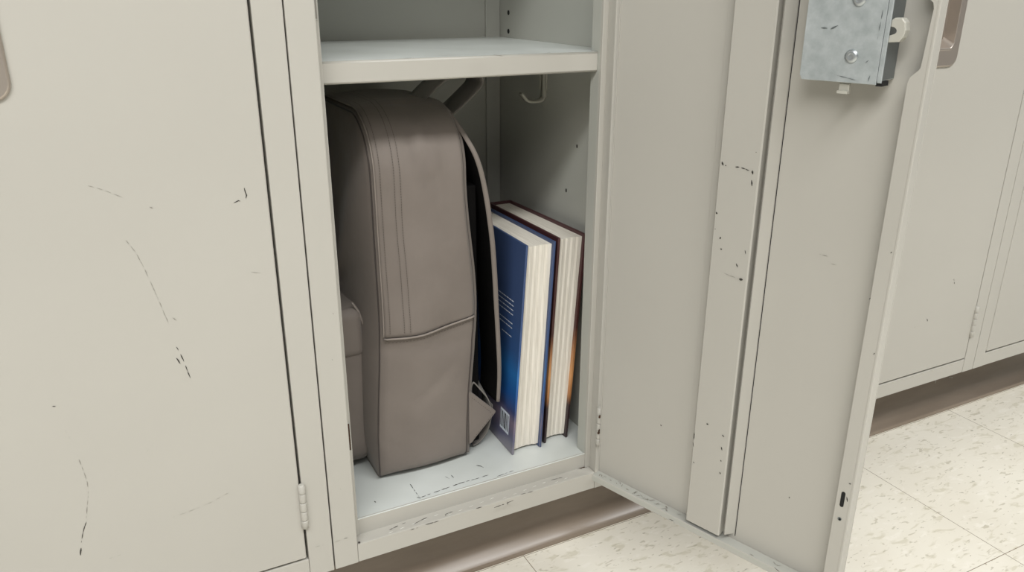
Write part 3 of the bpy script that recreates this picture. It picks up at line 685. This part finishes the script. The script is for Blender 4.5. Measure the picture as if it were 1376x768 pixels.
ribbon([(.541, .150, -.690), (.5335, .148, -.668), (.5180, .147, -.645), (.5060, .147, -.630), (.5000, .147, -.640), (.5030, .147, -.662), (.5140, .147, -.675)], .060, M['web'], .0020, (.15, 1, .1))
ribbon([(.541, .150, -.690), (.5390, .150, -.715), (.5310, .150, -.742), (.5170, .152, -.7600), (.5050, .152, -.7640)], .045, M['web'], .0020, (.05, 1, 0))
b.build('webbing', wg, label='grey webbing strap end')
# grab loop
b = MB()
ribbon([(.4550, .225, -.1680), (.4780, .225, -.1480), (.5030, .225, -.1320), (.5340, .225, -.1255), (.5560, .225, -.1310), (.5580, .225, -.1430), (.5400, .222, -.1590), (.5120, .220, -.1800), (.4900, .220, -.1950)], .052, M['web'], .003, (-.10, 1, .05))
b.build('grab_loop', bag)

# ------------------------------------------------------------------ books
def book(name, label, x0, x1, xt0, xt1, y0, y1, h, cov, cov_r, yaw, deco=None):
    """hardcover standing on its tail, fore-edge to the viewer; x0/x1 outer faces at the tail, xt0/xt1 at the head"""
    root = thing(name, label, 'book', ((x0+x1)/2, (y0+y1)/2, ZB))
    t = .0042; zb = ZB+.0006; ov = .0055
    tan = math.tan(math.radians(yaw)); sp = (x1-x0)*.86
    def fr(a, c_, z):          # a 0..1 through the thickness, c depth from y0, z height
        k = z/h; L_ = x0+(xt0-x0)*k; R_ = x1+(xt1-x1)*k; f = (c_)/(y1-y0)
        mid = (L_+R_)/2; hw = (R_-L_)/2*(1-.14*f)
        return (mid+hw*(2*a-1)+c_*tan, y0+c_, zb+z)
    ta = t/(x1-x0); D = y1-y0
    b = MB()
    b.box(0, ta, 0, D, 0, h, cov, .0010, fr=fr); b.box(1-ta, 1, 0, D, 0, h, cov_r or cov, .0010, fr=fr); b.box(ta*.9, 1-ta*.9, D-.004, D, 0, h, cov, .0006, fr=fr)
    if deco: deco(b, fr, ta, D)
    b.build('cover', root)
    b = MB()
    nseg = 14
    def pg(a, c_, z): return fr(a, c_, z)
    # page block with a softly cupped fore-edge
    xs = [ta+(1-2*ta)*i/nseg for i in range(nseg+1)]
    G = []
    zz = [ov, h*.25, h*.5, h*.75, h-ov]
    dep = lambda i: ov+.004*math.sin(math.pi*i/nseg)
    Fr = [[b.bm.verts.new(pg(x, dep(i)+.0006*((i*7) % 3), z)) for i, x in enumerate(xs)] for z in zz]
    Bk = [[b.bm.verts.new(pg(x, D-.0045, z)) for x in xs] for z in (zz[0], zz[-1])]
    for r1, r2 in zip(Fr, Fr[1:]):
        for i in range(nseg): b.bm.faces.new([r1[i], r1[i+1], r2[i+1], r2[i]])
    for i in range(nseg):
        b.bm.faces.new([Fr[-1][i], Fr[-1][i+1], Bk[1][i+1], Bk[1][i]]); b.bm.faces.new([Fr[0][i], Bk[0][i], Bk[0][i+1], Fr[0][i+1]])
    b.bm.faces.new([v for v in Bk[0]]+[v for v in Bk[1]][::-1])
    b.bm.faces.new([r_[0] for r_ in Fr]+[Bk[1][0], Bk[0][0]]); b.bm.faces.new([r_[-1] for r_ in Fr][::-1]+[Bk[0][-1], Bk[1][-1]])
    b.mi(M['pages']); b.build('pages', root)
    return root
def blue_deco(b, fr, ta, D):
    def patch(c0, c1, z0, z1, m, e=.0006, seg=1):
        b.face([(lambda p: (p[0]-e, p[1], p[2]))(fr(0, c_, z)) for c_, z in ((c0, z0), (c1, z0), (c1, z1), (c0, z1))], m)
    rg = random.Random(5)
    for k, (z, l) in enumerate(((.2760, 1), (.2680, 1), (.2600, 1), (.2520, 1), (.2360, .95), (.2280, .9), (.2120, .45))):
        c_ = .030
        end = .030+.085*1.0
        start = end-.085*1.0
        q = start+(0 if l == 1 else 0)
        stop = start+.085*l
        while q < stop:
            w = rg.uniform(.004, .010); patch(D-.0+0-min(D, .0)-D+q, min(q+w, stop), z, z+.0018, M['white_ink']); q += w+.0016
    # bar code box
    patch(.0180, .0540, .0300, .0700, M['white_ink'], .0005)
    q = .021
    while q < .051:
        w = rg.choice((.0022, .0034, .0046)); patch(q, min(q+w, .052), .0350, .0660, M['black'], .0008); q += w+rg.choice((.0026, .0034))
book('book', 'thick hardcover with blue back cover and white barcode, standing next to the backpack', .5550, .6145, .5800, .6355, .078, .320, .3830, M['blue_cover'], M['blue_edge'], .3, blue_deco)
book('book', 'thick hardcover with dark maroon cover, standing between the blue book and locker wall', .6245, .6735, .6440, .7000, .086, .350, .3850, M['maroon_cover'], None, -1.2)

# ------------------------------------------------------------------ setting
def struct(b, name): return b.build(name, None, mat0=None, kind='structure')
b = MB(); b.box(-3.2, 5.2, -4.2, .62, -ZF-.03, -ZF, M['floor']); struct(b, 'floor')
# vinyl cove base along the locker plinth
b = MB()
pr = [(.1010, -.8305), (.0975, -.8305), (.0970, -.900), (.0965, -.9280), (.0950, -.9420), (.0910, -.9530), (.0840, -.9640), (.0735, -.9730), (.0690, -.9770), (.0672, -.9800), (.0670, -.9848), (.1010, -.9848)]
A = [b.bm.verts.new((SEAM-PITCH, y, z)) for y, z in pr]; B = [b.bm.verts.new((SEAM+4*PITCH, y, z)) for y, z in pr]
for i in range(len(pr)):
    f = b.bm.faces.new([A[i], B[i], B[(i+1) % len(pr)], A[(i+1) % len(pr)]]); f.material_index = b.mi(M['base']); f.smooth = 1 <= i <= 7
b.bm.faces.new(A[::-1]); b.bm.faces.new(B)
b.marks([(3, [(1.749, -.8866), (1.7490, -.9174)]), (2.5, [(1.8, -.9118), (1.8175, -.9168)]), (2, [(1.764, -.875), (1.750, -.888)])], frY(.0962), M['mark_lt'])
struct(b, 'baseboard_front')
b = MB(); b.box(SEAM-PITCH, SEAM+4*PITCH, .101, .5, -.9848, -.8305, M['base']); struct(b, 'trim_1')     # plinth behind the base
b = MB(); b.box(-3.2, 5.2, .53, .62, -ZF, 2.6, M['paint_in']); struct(b, 'wall_back')

# ------------------------------------------------------------------ light, world, camera
def area(name, loc, rot, sx, sy, power, col):
    l = bpy.data.lights.new(name, 'AREA'); l.shape = 'RECTANGLE'; l.size = sx; l.size_y = sy; l.energy = power; l.color = col
    o = bpy.data.objects.new(name, l); C.objects.link(o); o.location = loc; o.rotation_euler = rot; return o
def aim(loc, to):
    return (Vector(to)-Vector(loc)).to_track_quat('-Z', 'Y').to_euler()
L1 = (.1, -1.72, 2.65)
area('corridor_ceiling_light', L1, (0, 0, 0), 6.4, .50, 168, (.985, .99, .975))
L2 = (-.9, -2.1, 2.2)
area('left_fill_light', L2, aim(L2, (.4, 0, .6)), 1.6, .8, 20, (1, .97, .93))  # added fill from the left, brightens the open door and interior
w = bpy.data.worlds.new('World'); bpy.context.scene.world = w; w.use_nodes = True
w.node_tree.nodes['Background'].inputs[0].default_value = (.96, .98, 1, 1); w.node_tree.nodes['Background'].inputs[1].default_value = .14
cam = bpy.data.cameras.new('Camera'); co = bpy.data.objects.new('Camera', cam); C.objects.link(co); bpy.context.scene.camera = co
R = ((0.88975197, -0.15736837, 0.42845842), (-0.45643762, -0.31184311, 0.83331781), (0.00247394, -0.93701071, -0.34929187))
rt = Vector([r_[0] for r_ in R]); dn = Vector([r_[1] for r_ in R]); fw = Vector([r_[2] for r_ in R])
m4 = Matrix.Identity(4)
for i in range(3): m4[i][0] = rt[i]; m4[i][1] = -dn[i]; m4[i][2] = -fw[i]
m4.translation = W(0, -1, 0); co.matrix_world = m4
cam.sensor_width = 36; cam.lens = 1070/1376*36; cam.clip_start = .02
sc = bpy.context.scene
sc.view_settings.view_transform = 'Standard'; sc.view_settings.look = 'None'; sc.view_settings.exposure = 0; sc.view_settings.gamma = 1; sc.view_settings.use_curve_mapping = False
for o in sc.objects:
    if '_o' in o: del o['_o']
